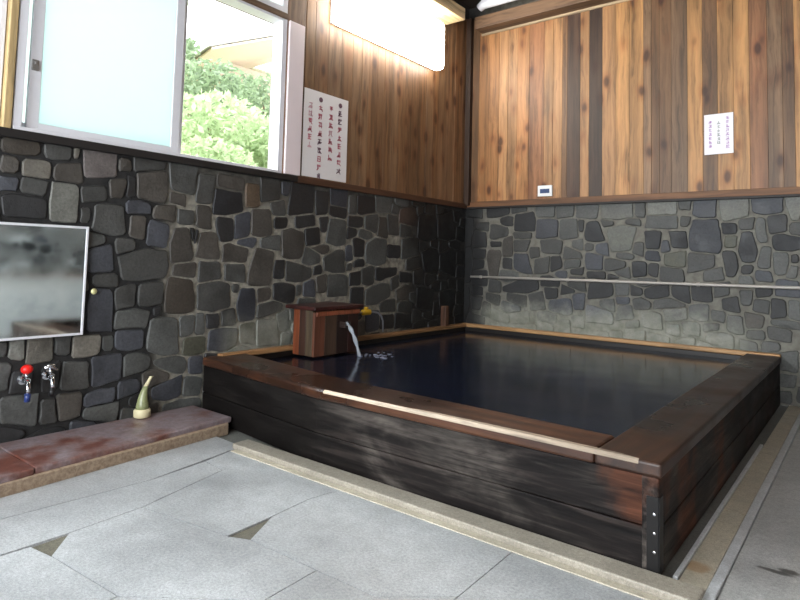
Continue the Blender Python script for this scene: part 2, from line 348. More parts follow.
M['white_pipe'] = plain('white conduit', srgb(215,218,226), .4)
M['red'] = plain('red plastic', srgb(226,30,24), .3, nz=.05)
M['blue'] = plain('blue plastic', srgb(44,60,116), .3, nz=.05)
M['black'] = plain('black rubber', srgb(16,16,18), .5)
M['yellow'] = plain('yellow plastic', srgb(214,170,36), .4, nz=.08)
M['hose'] = plain('grey hose', srgb(128,130,138), .4)
M['card'] = plain('poster board', srgb(226,222,222), .5, nz=.03)
M['card2'] = plain('notice board', srgb(236,232,238), .5, nz=.03)
M['ink_red'] = plain('faded red ink', srgb(186,96,112), .6)
M['ink_dark'] = plain('dark ink', srgb(104,72,88), .6)
M['ink_pale'] = plain('pale red ink', srgb(204,160,168), .6)
M['ink_lilac'] = plain('lilac ink', srgb(186,150,200), .6)
M['ink_grey'] = plain('grey ink', srgb(150,158,156), .6)
M['ink_navy'] = plain('navy display', srgb(40,62,104), .4)
M['white'] = plain('white plastic', srgb(226,228,230), .4, nz=.04)
M['brass'] = plain('brass knob', srgb(210,206,150), .3, .3)
M['strap'] = plain('black iron strap', srgb(24,22,22), .5, .5)
M['bottle'] = plain('green glazed bottle', srgb(138,144,104), .2, nz=.35, scale=60)
M['cream'] = plain('cream ceramic', srgb(214,204,166), .35, nz=.1)
k = N('mirror', .16, 1.); n = k.noise(5, detail=6, rough=.6)
k.col(k.ramp(n, (.35, srgb(196,204,208)), (.65, srgb(232,238,240)))); k.rough(k.ramp(n, (.3, .04), (.7, .14))); M['mirror'] = k.m
# frosted glass: light scatters through it
k = N('frosted glass', .5)
tr = k.n.new('ShaderNodeBsdfTranslucent'); tr.inputs[0].default_value = (.83,.91,.91,1)
df = k.n.new('ShaderNodeBsdfDiffuse'); df.inputs[0].default_value = (.8,.9,.9,1)
mx = k.n.new('ShaderNodeMixShader'); mx.inputs[0].default_value = .2
k.l.new(tr.outputs[0], mx.inputs[1]); k.l.new(df.outputs[0], mx.inputs[2]); k.l.new(mx.outputs[0], k.out.inputs[0]); M['frost'] = k.m
k = N('lamp diffuser', .4); k.col((.9,.9,.88,1)); k.b.inputs['Emission Color'].default_value = (1,.95,.86,1)
k.b.inputs['Emission Strength'].default_value = LAMP; M['lamp'] = k.m
M['soil'] = mat_floor('hillside earth', srgb(120,116,84), srgb(170,168,126), .9, False, 12).m
def leafmat(name, a, b):
    k = N(name, .6); c = k.ramp(k.noise(9, detail=3), (.3, a), (.7, b)); k.col(c)
    tr = k.n.new('ShaderNodeBsdfTranslucent'); k.l.new(c, tr.inputs[0])
    mx = k.n.new('ShaderNodeMixShader'); mx.inputs[0].default_value = .4
    k.l.new(k.b.outputs[0], mx.inputs[1]); k.l.new(tr.outputs[0], mx.inputs[2]); k.l.new(mx.outputs[0], k.out.inputs[0]); return k.m
M['leaf'] = leafmat('leaves', srgb(144,166,122), srgb(198,214,172))
M['leaf2'] = leafmat('dark leaves', srgb(96,112,88), srgb(150,170,132))
M['leaf3'] = leafmat('pale leaves', srgb(196,214,170), srgb(232,240,210))
M['bark'] = plain('bark', srgb(96,84,66), .8)
M['ext_white'] = plain('painted fascia', srgb(236,238,240), .6, nz=.03)
M['ext_soffit'] = plain('boarded soffit', srgb(208,190,164), .7)
M['ext_wall'] = plain('plaster wall outside', srgb(150,136,118), .8)
M['plaster'] = plain('pale plaster', srgb(196,198,196), .7, nz=.06)
M['darkroof'] = plain('dark roof boards', srgb(40,30,24), .8)

# ---------------------------------------------------------------- stonework
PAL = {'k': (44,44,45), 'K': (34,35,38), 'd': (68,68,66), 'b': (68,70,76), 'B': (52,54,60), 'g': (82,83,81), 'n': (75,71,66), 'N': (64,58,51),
       'l': (106,106,100), 'L': (104,105,108), 't': (102,98,90), 'p': (94,88,86), 'r': (88,74,60), 'R': (70,58,52), 'o': (84,84,72), 'G': (90,91,85)}  # K also puts the corner shadow into the stones there
def parse(s): return [(float(a[0]), float(a[1]), float(a[2]), float(a[3]), a[4]) for a in (t.split() for t in s.split(';'))]
def fill(stones, u0, u1, v0, v1, step, codes, r):
    out = list(stones)
    u = u0
    while u < u1:
        v = v0
        while v < v1:
            p = (u+r.uniform(.1,.9)*step, v+r.uniform(.1,.9)*step*.8)
            if all(math.hypot(p[0]-q[0], (p[1]-q[1])*1.15) > .62*(max(q[2], q[3])/2+step*.45)+.02 for q in out) and p[0] < u1 and p[1] < v1:
                w = r.uniform(.11,.22); out.append((p[0], p[1], w, w*r.uniform(.55,.9), r.choice(codes)))
            v += step*.8
        u += step
    return out
def cells(st, bounds, shrink=1.32):
    """split the wall between neighbouring stones, each roughly a hewn block of its own size"""
    res = []
    for i, s in enumerate(st):
        hu, hv = s[2]/2*shrink+.01, s[3]/2*shrink+.01
        u0, u1, v0, v1 = max(bounds[0], s[0]-hu), min(bounds[1], s[0]+hu), max(bounds[2], s[1]-hv), min(bounds[3], s[1]+hv)
        poly = [(u0, v0), (u1, v0), (u1, v1), (u0, v1)]
        for j, q in enumerate(st):
            if i == j: continue
            dx, dy = q[0]-s[0], q[1]-s[1]; L = math.hypot(dx, dy)
            if L > .8 or L < 1e-4: continue
            gu = abs(dx)-(s[2]+q[2])/2; gv = abs(dy)-(s[3]+q[3])/2
            if gu > gv: ax = (math.copysign(1, dx), 0.); pt = (s[0]+ax[0]*(s[2]/2+gu/2), (s[1]+q[1])/2)
            else: ax = (0., math.copysign(1, dy)); pt = ((s[0]+q[0])/2, s[1]+ax[1]*(s[3]/2+gv/2))
            w = .22+.25*(((i*7+j*7)*37 % 100)/100)
            nx = ax[0]*(1-w)+dx/L*w; ny = ax[1]*(1-w)+dy/L*w; n = math.hypot(nx, ny); nx /= n; ny /= n
            lim = (pt[0]-s[0])*nx+(pt[1]-s[1])*ny
            out = []
            for a in range(len(poly)):
                A, B = poly[a], poly[(a+1)%len(poly)]
                da = (A[0]-s[0])*nx+(A[1]-s[1])*ny-lim; db = (B[0]-s[0])*nx+(B[1]-s[1])*ny-lim
                if da <= 0: out.append(A)
                if da*db < 0:
                    t = da/(da-db); out.append((A[0]+(B[0]-A[0])*t, A[1]+(B[1]-A[1])*t))
            poly = out
            if len(poly) < 3: break
        if len(poly) >= 3: res.append((poly, s))
    return res
def shrinkpoly(p, d):
    cx = sum(a[0] for a in p)/len(p); cy = sum(a[1] for a in p)/len(p)
    out = []
    for a in p:
        L = math.hypot(a[0]-cx, a[1]-cy)
        f = max(.35, (L-d)/L) if L > 1e-6 else 1
        out.append((cx+(a[0]-cx)*f, cy+(a[1]-cy)*f))
    return out
def chaikin(p, t=.2):
    out = []
    for i in range(len(p)):
        a, b = p[i], p[(i+1)%len(p)]
        out.append((a[0]+(b[0]-a[0])*t, a[1]+(b[1]-a[1])*t)); out.append((a[0]+(b[0]-a[0])*(1-t), a[1]+(b[1]-a[1])*(1-t)))
    return out
def stonework(st, bounds, to3, r, gap=.0085, th=.010):
    bm = BM(); L = bm.loops.layers.float_color['Col']
    for poly, s in cells(st, bounds):
        area = abs(sum(poly[i][0]*poly[(i+1)%len(poly)][1]-poly[(i+1)%len(poly)][0]*poly[i][1] for i in range(len(poly))))/2
        if area < .0006: continue
        p = shrinkpoly(poly, gap)
        # subdivide edges and wobble so the outline is hand-broken
        q = []
        for i in range(len(p)):
            a, b = p[i], p[(i+1)%len(p)]; n = max(1, int(math.hypot(a[0]-b[0], a[1]-b[1])/.05))
            for j in range(n): q.append((a[0]+(b[0]-a[0])*j/n, a[1]+(b[1]-a[1])*j/n))
        q = [(a+r.uniform(-.005,.005), b+r.uniform(-.005,.005)) for a, b in q]
        q = chaikin(q, .22)
        h = th*r.uniform(.7, 1.4)
        rings = [(q, 0.), (shrinkpoly(q, .002), h*.6), (shrinkpoly(q, .007), h)]
        V = [[bm.verts.new(to3(a, b, hh)) for a, b in rg] for rg, hh in rings]
        cx = sum(a for a, b in q)/len(q); cy = sum(b for a, b in q)/len(q)
        n = len(q); fs = []
        cv = bm.verts.new(to3(cx, cy, h*r.uniform(1.0, 1.35)))
        for k_ in range(2):
            for i in range(n):
                fs.append(bm.faces.new((V[k_][i], V[k_][(i+1)%n], V[k_+1][(i+1)%n], V[k_+1][i])))
        for i in range(n): fs.append(bm.faces.new((V[2][i], V[2][(i+1)%n], cv)))
        c = PAL[s[4]]; f = r.uniform(.9, 1.1)
        c = [x*f*STONE_GAIN for x in c]; c = srgb(*[min(255, x) for x in c])
        paint(bm, fs, c)
    bmesh.ops.recalc_face_normals(bm, faces=bm.faces)
    return bm

ZS = 1.735                                       # height of the stone facing
r1 = random.Random(3)
sl = fill(parse(STL), -8., -.02, .02, 1.72, .15, 'ddgnkb', r1)
sb = fill(parse(STB), .02, 5.2, .02, 1.72, .15, 'ddgkbg', r1)
sl = [s for s in sl]
# left wall: solid core with the window opening; stone facing and board cladding are its parts
WY0, WY1, WZ0, WZ1 = -4.68, -2.745, 1.75, 3.0    # window_1 opening
XR, YN, ZC = 5.2, -8.2, 4.3
bm = BM()
box(bm, -.16, 0, YN, 0, 0, 1.74)
box(bm, -.16, 0, WY1, 0, 1.74, ZC)
box(bm, -.16, 0, YN, WY1, 3.62, ZC)
box(bm, -.16, 0, YN, -7.4, 1.74, 3.62)
wl = struct('wall_left', bm, M['mortar_l'], 'left wall, dark rubble stone below and brown boards above the window sill', cat='wall')
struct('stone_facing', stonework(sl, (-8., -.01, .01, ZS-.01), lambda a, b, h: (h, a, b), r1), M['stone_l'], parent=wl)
bm = BM(); box(bm, 0, XR+.16, 0, .16, 0, ZC)
wb = struct('wall_back', bm, M['mortar_b'], 'back wall, grey rubble stone below and golden vertical boards above', cat='wall')
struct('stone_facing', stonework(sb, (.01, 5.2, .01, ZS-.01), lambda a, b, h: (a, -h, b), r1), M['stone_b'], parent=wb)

WOOD = {'o': (156,110,68), 't': (162,120,80), 'r': (138,94,62), 'm': (118,86,58), 'k': (80,57,42), 'g': (166,122,76), 'b': (124,95,69)}
def wc(code, f=1.):
    n = code[1]; g = {'1': .8, '2': .92, '3': 1., '4': 1.04, '5': 1.06}[n]
    return srgb(*[min(255, x*g*f*WOOD_GAIN) for x in WOOD[code[0]]])
BT = 'o3 t4 o4 r3 t4 m3 k2 t4 k1 t5 g4 g4 b3 m3 m2 b2 g5 m2 g4 g5 r3 b3 m2 g4'.split()
bm = BM()
edges = BX[:]
box(bm, 0.0, BX[0]-.002, -.022, 0, ZS, 3.9, .003, wc('m2'))
for i in range(len(BX)-1):
    a, b = BX[i], BX[i+1]; c = wc(BT[i])
    n = max(1, round((b-a)/.13))
    for j in range(n):
        u0 = a+(b-a)*j/n; u1 = a+(b-a)*(j+1)/n; f = r1.uniform(.93, 1.07)
        box(bm, u0+.0006, u1-.0006, -.022-r1.uniform(0,.003), 0, ZS, 3.9, .0018, [x*f for x in c[:3]])
x = BX[-1]
while x < XR:
    w = r1.uniform(.11, .2); box(bm, x+.0015, min(XR, x+w)-.0015, -.022, 0, ZS, 3.9, .003, wc(r1.choice(['g4','t4','m3','o3']))); x += w
struct('board_cladding', bm, M['boards'], parent=wb)
bm = BM(); y = -2.545
while y < -.03:
    w = min(r1.uniform(.1, .17), -.022-y); c = wc(r1.choice(['m3','b3','m3','m3','b3','m2','b3','m3','t1']), 1.0)
    box(bm, 0, .022+r1.uniform(0,.003), y+.0015, y+w-.0015, ZS, 3.9, .0018, c); y += w
struct('board_cladding', bm, M['boards'], parent=wl)
# far walls outside the frame
bm = BM(); box(bm, XR, XR+.16, YN, 0, 0, ZC)
wr = struct('wall_right', bm, M['plaster'], 'right wall, pale plaster dado under dark stone', cat='wall')
r2 = random.Random(9)
ss = fill([], -8., -.05, .78, 1.72, .17, 'ddgkbg', r2)
struct('stone_facing', stonework(ss, (-8., -.05, .76, ZS), lambda a, b, h: (XR-h, a, b), r2), M['stone_l'], parent=wr)
bm = BM(); y = -8.1
while y < 0:
    box(bm, XR-.022, XR, y+.002, min(-.03, y+.15)-.002, ZS, 3.9, .003, wc(r2.choice(['m3','t3','o3','b3']))); y += .15
struct('board_cladding', bm, M['boards'], parent=wr)
bm = BM(); box(bm, -.16, XR+.16, YN-.16, YN, 0, .7); box(bm, -.16, XR+.16, YN-.16, YN, 3.4, ZC)
box(bm, -.16, .5, YN-.16, YN, .7, 3.4); box(bm, XR-.5, XR+.16, YN-.16, YN, .7, 3.4)
struct('wall_front', bm, M['plaster'], 'wall behind the viewer with a wide window band', cat='wall')
bm = BM(); box(bm, XR-.04, XR, YN, 0, .745, .775, .006)
struct('trim_5', bm, M['ledge_y'], 'narrow ledge along the right wall', cat='trim')

# ---------------------------------------------------------------- ceiling, beams, posts, trim
bm = BM()
for i in range(27): box(bm, -.16+i*.2, -.16+i*.2+.196, YN-.16, .16, 4.05, 4.08, .002)
struct('ceiling', bm, M['darkroof'], 'dark boarded roof above the bath', cat='ceiling')
bm = BM(); box(bm, .022, .27, YN, -.50, 3.69, 3.82, .01, srgb(206,184,142))
struct('trim_1', bm, M['beam_y'], 'pale timber beam running above the lamp on the left wall', cat='trim')
bm = BM(); box(bm, .2, XR, -.2, -.022, 3.70, 3.84, .008, srgb(112,86,64))
struct('trim_2', bm, M['beam_x'], 'brown timber beam along the top of the back wall', cat='trim')
bm = BM(); box(bm, .2, XR, -.045, -.022, 3.675, 3.70, .003, srgb(168,148,120))
struct('trim_6', bm, M['beam_x'], 'thin pale moulding under the beam of the back wall', cat='trim')
bm = BM(); box(bm, .022, .085, -.085, -.022, ZS, 3.9, .005, srgb(52,34,22))
struct('trim_3', bm, M['post'], 'dark timber post in the corner of the board walls', cat='trim')
bm = BM(); box(bm, 0, .05, -8.1, -2.6, 1.705, 1.752, .004, srgb(32,28,27)); box(bm, 0, .05, -2.6, -.03, 1.70, 1.755, .004, srgb(78,50,34))
struct('trim_4', bm, M['beam_y'], 'dark timber strip capping the stone of the left wall', cat='trim')
bm = BM(); box(bm, 0.03, XR, -.05, 0, 1.695, 1.715, .002, srgb(30,24,22)); box(bm, 0.03, XR, -.045, 0, 1.715, 1.775, .004, srgb(104,70,44))
struct('trim_7', bm, M['beam_x'], 'brown timber strip capping the stone of the back wall', cat='trim')
bm = BM(); box(bm, -.16, .022, -2.742, -2.545, 1.752, 3.78, .006, srgb(116,90,70))
struct('trim_8', bm, M['post'], 'timber post between the window and the brown boards', cat='trim')
bm = BM(); box(bm, -.16, .035, YN, -2.742, 2.995, 3.04, .006, srgb(104,80,60)); 
struct('trim_9', bm, M['beam_y'], 'timber head beam over the sliding window', cat='trim')

bm = BM(); box(bm, .022, .045, -2.735, -2.575, 1.756, 2.99, .005)  # added pale board: daylight on the timber post put into its colour
struct('trim_12', bm, M['post_lit'], 'added pinkish white board between window and poster, carrying daylight in its colour', cat='trim')
# ---------------------------------------------------------------- windows
def frame_box(y0, y1, z0, z1, x0, x1, w, wb_=None):
    bm = BM(); wb_ = wb_ or w
    box(bm, x0, x1, y0, y0+w, z0, z1, .003); box(bm, x0, x1, y1-w, y1, z0, z1, .003)
    box(bm, x0, x1, y0+w-.001, y1-w+.001, z0, z0+wb_, .003); box(bm, x0, x1, y0+w-.001, y1-w+.001, z1-wb_, z1, .003)
    return bm
bm = frame_box(WY0+.05, WY1, WZ0, 2.995, -.10, .02, .045, .02)
w1 = struct('window_1', bm, M['alu'], 'aluminium sliding window slid half open onto the green hillside', cat='window')
s1 = obj('inner_sash', frame_box(-4.55, -3.62, 1.772, 2.975, -.045, -.015, .06, .045), M['alu'], w1)
bm = BM(); box(bm, -.033, -.027, -4.492, -3.678, 1.815, 2.932); obj('frosted_pane', bm, M['frost'], s1)
bm = BM(); box(bm, -.016, -.002, -4.545, -4.51, 2.11, 2.17, .003); box(bm, -.004, .006, -4.536, -4.52, 2.14, 2.16, .003)
obj('latch', bm, M['steel'], s1)
s2 = obj('outer_sash', frame_box(-4.62, -3.575, 1.772, 2.975, -.09, -.06, .06, .045), M['alu'], w1)
bm = BM(); box(bm, -.078, -.072, -4.562, -3.633, 1.815, 2.932); obj('frosted_pane', bm, M['frost'], s2)
bm = BM(); box(bm, -.10, .03, WY0+.05, WY1-.04, 1.752, 1.775, .003); obj('sill', bm, M['alu'], w1)
# transom over the head beam
bm = frame_box(-4.68, -2.745, 3.04, 3.62, -.04, .02, .05)
w3 = struct('window_3', bm, M['alu'], 'frosted transom above the head beam of the sliding window', cat='window')
bm = BM(); box(bm, -.035, -.028, -4.65, -2.78, 3.07, 3.59); obj('frosted_pane', bm, M['frost'], w3)
# the next window along the left wall
bm = BM(); box(bm, -.16, .03, -4.675, -4.638, 1.752, 3.0, .003, srgb(196,168,120))
struct('trim_10', bm, M['post'], 'narrow tan timber mullion at the far left of the window', cat='trim')
bm = frame_box(-7.4, -4.68, WZ0, 2.995, -.10, -.02, .03)
w2 = struct('window_2', bm, M['alu'], 'frosted window continuing past the tan mullion at far left', cat='window')
bm = BM(); box(bm, -.065, -.058, -7.38, -4.70, 1.77, 2.98); obj('frosted_pane', bm, M['frost'], w2)
bm = frame_box(-7.4, -4.68, 3.09, 3.62, -.10, -.02, .04); wx = struct('window_4', bm, M['alu'], 'frosted transom at far left', cat='window')
bm = BM(); box(bm, -.065, -.058, -7.38, -4.70, 3.12, 3.59); obj('frosted_pane', bm, M['frost'], wx)

# ---------------------------------------------------------------- floor
bm = BM(); box(bm, -.16, XR+.16, YN-.16, .16, -.2, -.012)
fl = struct('floor', bm, M['grout'], 'pale grey granite flag floor with two wedge shaped gaps', cat='floor')
T1 = [(1.18,-4.86),(1.17,-4.72),(1.31,-4.84)]; T2 = [(1.65,-4.33),(1.64,-4.10),(1.74,-4.29)]
F = [
 [(0.0,-5.6),(.9,-5.6),(.84,-4.85),(.88,-4.22),(.77,-3.60),(.0,-3.56)],
 [(.9,-5.6),(1.16,-5.6),(1.17,-4.72),(1.15,-4.41),(1.02,-3.91),(.84,-3.89),(.88,-4.22),(.84,-4.85)],
 [(.84,-3.89),(1.02,-3.91),(1.15,-4.41),(1.65,-4.33),(1.64,-4.10),(1.62,-3.87),(1.65,-3.66),(.77,-3.60)],
 [(1.16,-5.6),(1.72,-5.6),(1.74,-4.81),(1.31,-4.84),(1.18,-4.86)],
 [(1.31,-4.84),(1.17,-4.72),(1.15,-4.41),(1.65,-4.33),(1.74,-4.29),(2.10,-4.28),(2.11,-4.52),(1.74,-4.81)],
 [(1.64,-4.10),(1.62,-3.87),(1.65,-3.66),(2.56,-3.66),(2.57,-4.09),(2.36,-4.27),(2.10,-4.28),(1.74,-4.29)],
 [(2.10,-4.28),(2.36,-4.27),(2.57,-4.09),(2.62,-5.6),(1.72,-5.6),(1.74,-4.81),(2.11,-4.52)],
 [(2.56,-3.66),(3.23,-3.66),(3.23,-4.35),(2.585,-4.4),(2.57,-4.09)],
 [(2.585,-4.4),(3.23,-4.35),(3.23,-5.6),(2.62,-5.6)],
]
y = -5.6
while y > YN+.1:
    x = -.0
    while x < XR:
        F.append([(x,y),(min(XR,x+.85),y),(min(XR,x+.85),max(YN,y-.7)),(x,max(YN,y-.7))]); x += .85
    y -= .7
def inset(p, d=.002):
    a = sum(p[i][0]*p[(i+1)%len(p)][1]-p[(i+1)%len(p)][0]*p[i][1] for i in range(len(p)))
    s = 1 if a > 0 else -1; out = []; n = len(p)
    for i in range(n):
        A, B, D = p[i-1], p[i], p[(i+1)%n]
        e1 = Vector((B[0]-A[0], B[1]-A[1])).normalized(); e2 = Vector((D[0]-B[0], D[1]-B[1])).normalized()
        n1 = Vector((-e1.y, e1.x))*s; n2 = Vector((-e2.y, e2.x))*s; b = (n1+n2)
        b = b/max(.5, b.length_squared)*2 if b.length > .1 else n1
        out.append((B[0]+b.x*d, B[1]+b.y*d))
    return out
bm = BM(); r3 = random.Random(5)
for p in F:
    f = r3.uniform(.95, 1.05); prism(bm, inset(p), 'z', -.011, 0, (f, f, f*1.0))
struct('flagstones', bm, M['flag'], parent=fl)
bm = BM()
for t in (T1, T2): prism(bm, inset(t, -.004), 'z', -.0115, -.007)
struct('gap_filling', bm, M['recess'], parent=fl)
# right-hand side: concrete strip, channel, edging
bm = BM(); box(bm, 3.235, XR, -5.6, 0, -.011, .004, .002); struct('concrete_strip', bm, M['concrete'], parent=fl)
bm = BM()
y = -3.66; r4 = random.Random(2)
for L in (.95, 1.1, 1.2, .41):
    box(bm, 3.105, 3.195, y+.002, min(-.0, y+L)-.002, -.02, .006, .002); y += L
struct('drain_channel', bm, M['channel'], parent=fl)
bm = BM(); box(bm, 3.085, 3.103, -3.5, -1.43, -.02, .012, .003); box(bm, 3.197, 3.232, -3.66, 0, -.02, .012, .004)
struct('channel_edging', bm, M['pale_edge'], parent=fl)
bm = BM(); box(bm, .76, 3.2, -3.66, -3.548, -.02, .028, .006)
cu = struct('trim_11', bm, M['curb'], 'low beige stone curb along the front of the wooden tub', cat='curb')
bm = BM(); box(bm, .80, 3.2, -3.70, -3.662, -.02, .004, .002); struct('edging', bm, M['channel'], parent=cu)

# ---------------------------------------------------------------- low stone slab bench along the left wall
t = thing('stone_ledge', 'low step of reddish brown stone slabs along foot of left stone wall', 'ledge', (.3,-4.5,0))
bm = BM()
cuts = [-7.6,-6.6,-5.55,-4.62,-3.445]
for a, b in zip(cuts, cuts[1:]):
    xa = .50+(.06 if a < -5 else (-a-3.42)*.065); xb = .50+(-b-3.42)*.065 if b > -5.6 else .56
    # front edge drawn in slightly towards the tub
    p = [(.035, a+.002), (.425+(-a-3.40)*.11 if a > -5.6 else .66, a+.002), (.455+(-b-3.415)*.09 if b > -5.6 else .66, b-.002), (.035, b-.002)]
    tb = BM(); prism(tb, p, 'z', .050, .085, bev=.008)
    for v in tb.verts: v.co.z += .004*noise.noise(v.co*9); v.co.x += .008*noise.noise(v.co*5)
    merge(bm, tb)
obj('slab', bm, M['slab'], t)
bm = BM(); prism(bm, [(.035,-7.6),(.66,-7.6),(.60,-4.78),(.50,-3.50),(.44,-3.46),(.035,-3.41)], 'z', -.01, .055, bev=.004)
obj('base', bm, M['slab_base'], t)

# ---------------------------------------------------------------- the wooden tub
TX, TY, TZ = 3.06, -3.54, .40
t = thing('wooden_bath_tub', 'large square sunken tub of dark wet timber filled with hot water', 'bath tub', (1.53,-1.78,0))
def planks(zs, f):
    bm = BM()
    for a, b in zip(zs, zs[1:]): f(bm, a+.002, b-.002)
    return bm
obj('front_panel', planks([0,.165,.345], lambda bm, a, b: prism(bm, [(.04,-3.385),(1.3,TY+.012),(TX-.05,TY+.012),(TX-.05,TY+.07),(1.3,TY+.07),(.04,-3.33)], 'z', a, b, bev=.004)), M['tub_front'], t, label='weathered black and grey side planks')
obj('end_panel', planks([0,.165,.345], lambda bm, a, b: box(bm, TX-.072, TX-.012, TY+.075, -.03, a, b, .005)), M['tub_right'], t)
bm = BM(); box(bm, TX-.07, TX-.01, TY+.004, TY+.075, 0, .345, .006)
cp = obj('corner_post', bm, M['tub_right'], t)
bm = BM(); box(bm, TX-.052, TX-.008, TY+.0, TY+.006, .02, .28, .001); box(bm, TX-.012, TX-.006, TY+.0, TY+.045, .02, .28, .001)
obj('iron_strap', bm, M['strap'], cp)
for z in (.22, .155, .09):
    bm = BM(); ball(bm, (TX-.025, TY-.001, z), .006, (1,.5,1), 2); obj('rivet', bm, M['chrome'], cp)
bm = BM(); prism(bm, [(.036,-3.397),(1.3,TY),(TX-.245,TY),(TX-.245,TY+.25),(1.3,TY+.29),(.036,-3.07)], 'z', .345, TZ, bev=.012); obj('front_coping', bm, M['cop_x'], t, label='wet red brown top plank')
bm = BM(); box(bm, TX-.243, TX, TY, -.036, .345, TZ-.0, .012, seg=3); obj('side_coping', bm, M['cop_y'], t, label='wide dark top plank on the right')
# pale worn arris on the front edge, its cream highlight put into the colour
bm = BM(); pts = []
for i in range(41):
    x = 1.36+i/40*1.62
    w = .004+.006*noise.noise(Vector((x*4, 0, 2)))+(.026*abs(math.sin(math.pi*(i-14)/26))**.6 if i > 14 else 0)
    pts.append((x, w))
V = []
for x, w in pts:
    w = max(.004, w)
    V.append([bm.verts.new(q) for q in ((x, TY-.001, TZ-.016), (x, TY-.002, TZ-.008), (x, TY+.006, TZ+.001), (x, TY+w+.006, TZ+.0015), (x, TY+w+.004, TZ-.004), (x, TY+.01, TZ-.016))])
for i in range(40):
    for j in range(6): bm.faces.new((V[i][j], V[i+1][j], V[i+1][(j+1)%6], V[i][(j+1)%6]))
bm.faces.new(V[0][::-1]); bm.faces.new(V[-1]); bmesh.ops.recalc_face_normals(bm, faces=bm.faces); paint(bm, bm.faces, (1,1,1))
obj('worn_lit_edge', bm, M['worn_lit'], t, label='pale worn front edge of the top plank with its highlight in the colour')
bm = BM(); box(bm, .036, TX-.0, -.10, -.034, .376, .414, .008); obj('back_ledge', bm, M['ledge_x'], t, label='bleached tan ledge board at the back')
bm = BM(); box(bm, .034, .100, -3.28, -.10, .376, .412, .008); obj('left_ledge', bm, M['ledge_y'], t, label='bleached tan ledge board at the left')
bm = BM(); box(bm, .034, .08, -3.2, -.034, 0, .372); box(bm, .08, TX-.075, -.09, -.034, 0, .372)
prism(bm, [(.08,-3.1),(.95,TY+.205),(TX-.245,TY+.205),(TX-.245,TY+.235),(.95,TY+.235),(.08,-3.07)], 'z', 0, .344); box(bm, TX-.235, TX-.205, TY+.1, -.09, 0, .344); box(bm, .04, TX-.08, -3.2, -.04, 0, .02)
obj('lining', bm, M['inner'], t)
# water
bm = BM(); n = 60; V = []
x0, x1, y0, y1 = .082, TX-.237, TY+.24, -.092
for i in range(n+1):
    V.append([])
    for j in range(n+1):
        x = x0+(x1-x0)*i/n; y = y0+(y1-y0)*j/n; d = math.hypot(x-.41, y+2.28)
        z = .335+.0035*math.sin(d*38)*math.exp(-d*3.2)+.0012*noise.noise(Vector((x*4, y*4, 0)))
        V[-1].append(bm.verts.new((x, y, z)))
for i in range(n):
    for j in range(n): bm.faces.new((V[i][j], V[i+1][j], V[i+1][j+1], V[i][j+1]))
lo = [bm.verts.new((a, b, .022)) for a, b in ((x0,y0),(x1,y0),(x1,y1),(x0,y1))]
bm.faces.new(lo[::-1])
for (p, q), run in (((0,1), [V[i][0] for i in range(n+1)]), ((1,2), V[n]), ((2,3), [V[i][n] for i in range(n, -1, -1)]), ((3,0), V[0][::-1])):
    bm.faces.new(run[::-1]+[lo[p], lo[q]])
bmesh.ops.recalc_face_normals(bm, faces=bm.faces); paint(bm, bm.faces, (1,1,1))
o = obj('bath_water', bm, M['water'], loc=(1.5,-1.8,.022), smooth=True)
tag(o, 'dark still hot spring water filling the wooden tub', 'water', kind='stuff')

# ---------------------------------------------------------------- spout box
BX0, BX1, BY0, BY1 = .022, .33, -2.64, -2.15
t = thing('spout_box', 'reddish wooden box pouring hot water into the tub at left wall', 'water spout', (.17,-2.35,.405))
bm = BM(); cs = [srgb(150,78,44), srgb(64,40,30), srgb(84,70,54)]
xs = [.102,.17,.24,.315]
for i in range(3): box(bm, xs[i]+.001, xs[i+1]-.001, BY0, BY0+.025, .35, .70, .003, cs[i])
obj('side_panel', bm, M['boxwood'], t)
bm = BM(); ys = [BY0,-2.53,-2.40,-2.27,BY1]; cs = [srgb(110,66,48), srgb(70,52,40), srgb(40,24,20), srgb(46,22,18)]
for i in range(4): box(bm, .315, .34, ys[i]+.001, ys[i+1]-.001, .35, .685, .003, cs[i])
obj('front_board', bm, M['boxwood'], t)
bm = BM(); box(bm, .102, .315, BY1-.025, BY1, .35, .70, .003, srgb(50,28,22)); obj('side_panel', bm, M['boxwood'], t)
bm = BM(); box(bm, .034, .37, BY0-.03, BY1+.03, .70, .728, .005, srgb(56,22,18)); obj('lid', bm, M['boxwood'], t)
bm = BM(); box(bm, .34, .356, BY0+.01, BY1-.0, .655, .69, .004, srgb(130,72,48)); obj('batten', bm, M['boxwood'], t)
bm = BM(); box(bm, .30, .40, -2.37, -2.30, .555, .572, .003, srgb(40,28,24)); box(bm, .30, .40, -2.37, -2.362, .572, .60, .002, srgb(40,28,24)); box(bm, .30, .40, -2.308, -2.30, .572, .60, .002, srgb(40,28,24))
obj('spout', bm, M['boxwood'], t)
bm = BM(); P = []; R_ = []
for i in range(13):
    s = i/12; P.append((.37+.115*s, -2.335+.05*s, .585-.245*s**1.8)); R_.append(.016+.004*math.sin(i*1.7)-.003*s)
tube(bm, P, R_, 12)
o = obj('falling_water', bm, M['stream'], loc=(.48,-2.29,.34), smooth=True); tag(o, 'thin stream of water falling from the wooden spout box', 'water', kind='stuff')
bm = BM(); rr = random.Random(4)
for i in range(26):
    a = rr.uniform(0, 6.28); d = rr.random()**.7
    ball(bm, (.50+.17*d*math.cos(a)+.05, -2.20+.17*d*math.sin(a)+.06, .338), rr.uniform(.008,.02), (1,1,.25), 1)
o = obj('water_froth', bm, M['foam'], loc=(.52,-2.2,.336), smooth=True); tag(o, 'pale froth on the water where the stream lands', 'froth', kind='stuff')
